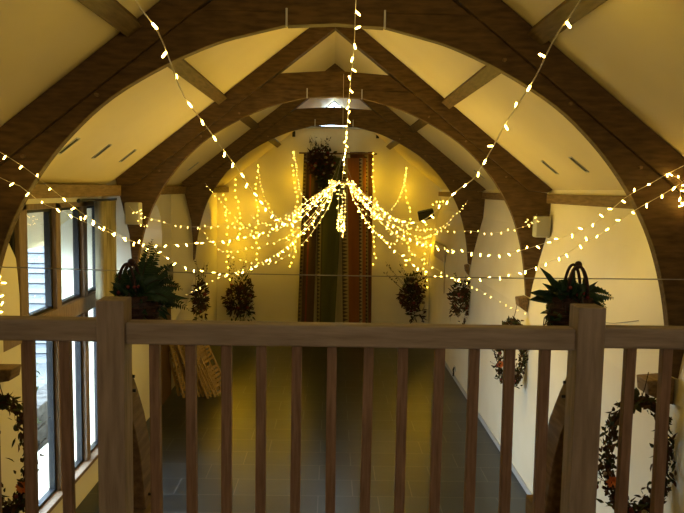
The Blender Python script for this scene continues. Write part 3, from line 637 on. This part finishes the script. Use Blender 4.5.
string('fairy light swag from the far wall down to the hoop, nearer the left corner', ramp([(258,165),(262,190),(270,208),(286,224),(308,208),(330,188)],19.3,9.5)+[hub(-.05)], .42, BM, group=G3)
string('fairy light swag from the far wall down to the hoop, right of the banners', ramp([(407,168),(403,187),(394,206),(378,214),(360,196)],19.3,9.5)+[hub(.05)], .42, BM, group=G3)
string('lights wound round the floodlight on the far wall', [(464,180,18.9),(458,190,18.9),(449,199,19.0),(441,202,19.0),(432,203,19.1)], .09, BF, .003, .02, group=G3)
random.seed(2)
# the glow of the strings: each point sits among the bulbs of one stretch of string
GL = .36
def glow(x, y, Y, e, col=(1,.67,.085)):
    l = bpy.data.lights.new('string_glow', 'POINT'); l.energy = e*GL; l.color = col; l.shadow_soft_size = .02
    o = bpy.data.objects.new('string_glow', l); C.objects.link(o); o.location = at(x, y, Y)
for a in ((315,207,9.4,70),(370,207,9.4,70),(343,225,9.35,50),(285,228,10.0,50),(405,232,10.0,50),(230,240,8.6,30),(450,250,8.6,30),(101,226,6.6,22),(583,243,6.6,9),(210,127,5.6,11),(500,132,5.6,9),(354,46,4.6,12),(160,36,4.0,9),(556,36,4.0,8),
          (255,262,9.6,25),(430,270,9.6,25)): glow(*a)
for a in ((227,215),(257,205),(294,180),(374,180),(407,190),(427,245),(449,197),(292,240),(240,250)): glow(a[0], a[1], 19.1, 15, (1,.60,.01))
# small clusters on the truss legs
string('bunched fairy lights beside the left speaker', [(139,208,9.42),(142,214,9.42),(139,221,9.42),(145,226,9.42),(150,224,9.42)], .05, BM, .002, .01, group='bunched lights on truss legs')
string('bunched fairy lights beside the right speaker', [(537,214,9.42),(531,223,9.42),(526,224,9.42),(529,220,9.42)], .06, BM, .002, .008, group='bunched lights on truss legs')
string('bunched fairy lights on the right leg of the nearest truss', [(664,174,5.36),(668,174,5.36),(678,178,5.36),(684,184,5.36),(680,190,5.36),(682,206,5.36),(688,196,5.36)], .05, BN, .002, .006, group='bunched lights on truss legs')
string('fairy lights hanging down the left leg of the nearest truss', [(-8,262,5.36),(0,276,5.36),(2,290,5.36),(3,302,5.36),(0,312,5.36)], .075, BN, .002, .004, group='bunched lights on truss legs')
# hoop the strings hang from
t = thing('light_hoop', 'thin hoop wound with lights that gathers all the strings above the hall', 'hoop', HUB)
part(MB().tube([HUB+Vector((.16*math.cos(a), .16*math.sin(a), 0)) for a in [2*math.pi*i/32 for i in range(33)]], .008, 6), 'ring', OAKL, t, True)
for i in range(4):
    a = math.pi/2*i+.5; part(MB().tube([HUB+Vector((.16*math.cos(a), .16*math.sin(a), 0)), HUB+Vector((0,0,.35))], .002, 4), 'suspension_wire', WIRE, t)
part(MB().tube([HUB+Vector((0,0,.35)), Vector((HUB.x,9.6,Z(1.5)))], .0022, 5), 'hanging_line', CABLE, t)
for i in range(26):
    a = 2*math.pi*i/26; o = bpy.data.objects.new('bulb', BM); C.objects.link(o); o.parent = t
    o.location = (.165*math.cos(a), .165*math.sin(a), -.01+random.gauss(0,.01)); o.rotation_euler = (random.uniform(0,6), random.uniform(0,6), 0)
print('bulbs', nb)

# ------------------------------------------------------------------ outside
g = struct(MB().box(-40, -3.95, -10, 50, Z(-4.35), Z(-4.25)).build('ground', GRAVEL)); 
t = thing('weatherboard_building', 'white weatherboarded outbuilding beyond the tall left windows', 'building', (-11, 18, Z(-4.25)))
mb = MB()
for i in range(17):
    z = -4.25+.24*i; mb.prism([(17.0,Z(z)),(17.0,Z(z+.205)),(17.05,Z(z+.205)),(16.95,Z(z))][::1], -17, -6.0, 'x')
part(mb, 'boards', BOARD, t); part(MB().box(-17,-6.02,17.05,22,Z(-4.25),Z(-.2)), 'wall', mat('shadow_gap', (.05,.055,.06), .8), t)
part(MB().prism([(16.5,Z(-.25)),(19.5,Z(1.6)),(22.5,Z(-.25))], -17.4, -5.8, 'x'), 'roof', ROOFT, t)
random.seed(3)
t = thing('garden_wall', 'low rough stone wall just outside the left windows', 'wall', (-4.6, 10, Z(-4.25)))
mb = MB()
for r_ in range(4):
    y = 8.2+random.random()*.2
    while y < 15:
        l = random.uniform(.25,.5); mb.box(-5.0+random.uniform(-.03,.03), -4.6+random.uniform(-.03,.03), y, y+l-.015, Z(-4.25+.19*r_), Z(-4.25+.19*r_+.178)); y += l
part(mb, 'stones', STONE, t, bevel=.015)
t = thing('garden_shrub', 'thin leafy shrub growing outside the left windows', 'shrub', (-4.2, 9.6, Z(-4.25)))
s = MB(); l = MB()
for i in range(16):
    b0 = Vector((-4.33+random.uniform(-.06,.06), 9.6+random.uniform(-.2,.2), Z(-4.25))); tip = b0+Vector((random.uniform(-.2,.12), random.uniform(-.5,.5), random.uniform(1.4,2.9)))
    mid = (b0+tip)/2+Vector((random.uniform(-.1,.1), random.uniform(-.15,.15), 0)); s.tube([b0, mid, tip], .009, 5, .003)
    for j in range(10):
        p = mid.lerp(tip, j/9); l.leaf(p, rdir(), rdir(), .12, .05)
part(s, 'branches', STEM, t); part(l, 'leaves', DRIEDG, t)

# ------------------------------------------------------------------ light
w = bpy.data.worlds.new('sky'); scn.world = w; w.use_nodes = True; bg = w.node_tree.nodes['Background']
bg.inputs[0].default_value = (.60,.79,1.0,1); bg.inputs[1].default_value = 24
ld = bpy.data.lights.new('gallery_fill', 'POINT'); ld.energy = 46; ld.color = (1,.86,.64); ld.shadow_soft_size = .12  # added fill behind the camera, brightens the railing front; stands for no known lamp
lo = bpy.data.objects.new('gallery_fill', ld); C.objects.link(lo); lo.location = (.3, -1.2, Z(.9))
def daylight(y0, y1, z0, z1, p, name):      # sky portal in a window opening: only guides sampling of the sky's own light
    a = bpy.data.lights.new(name, 'AREA'); a.shape = 'RECTANGLE'; a.size = y1-y0; a.size_y = z1-z0; a.cycles.is_portal = True
    o = bpy.data.objects.new(name, a); C.objects.link(o); o.location = (p, (y0+y1)/2, (z0+z1)/2); o.rotation_euler = (R(90), 0, R(-90))
daylight(6.5, 9.8, Z(-3.55), Z(-.2), -3.3, 'window_daylight')

v = scn.view_settings; scn.display_settings.display_device = 'sRGB'; v.view_transform = 'Standard'; v.look = 'None'; v.gamma = 1; v.use_curve_mapping = False; v.exposure = .12
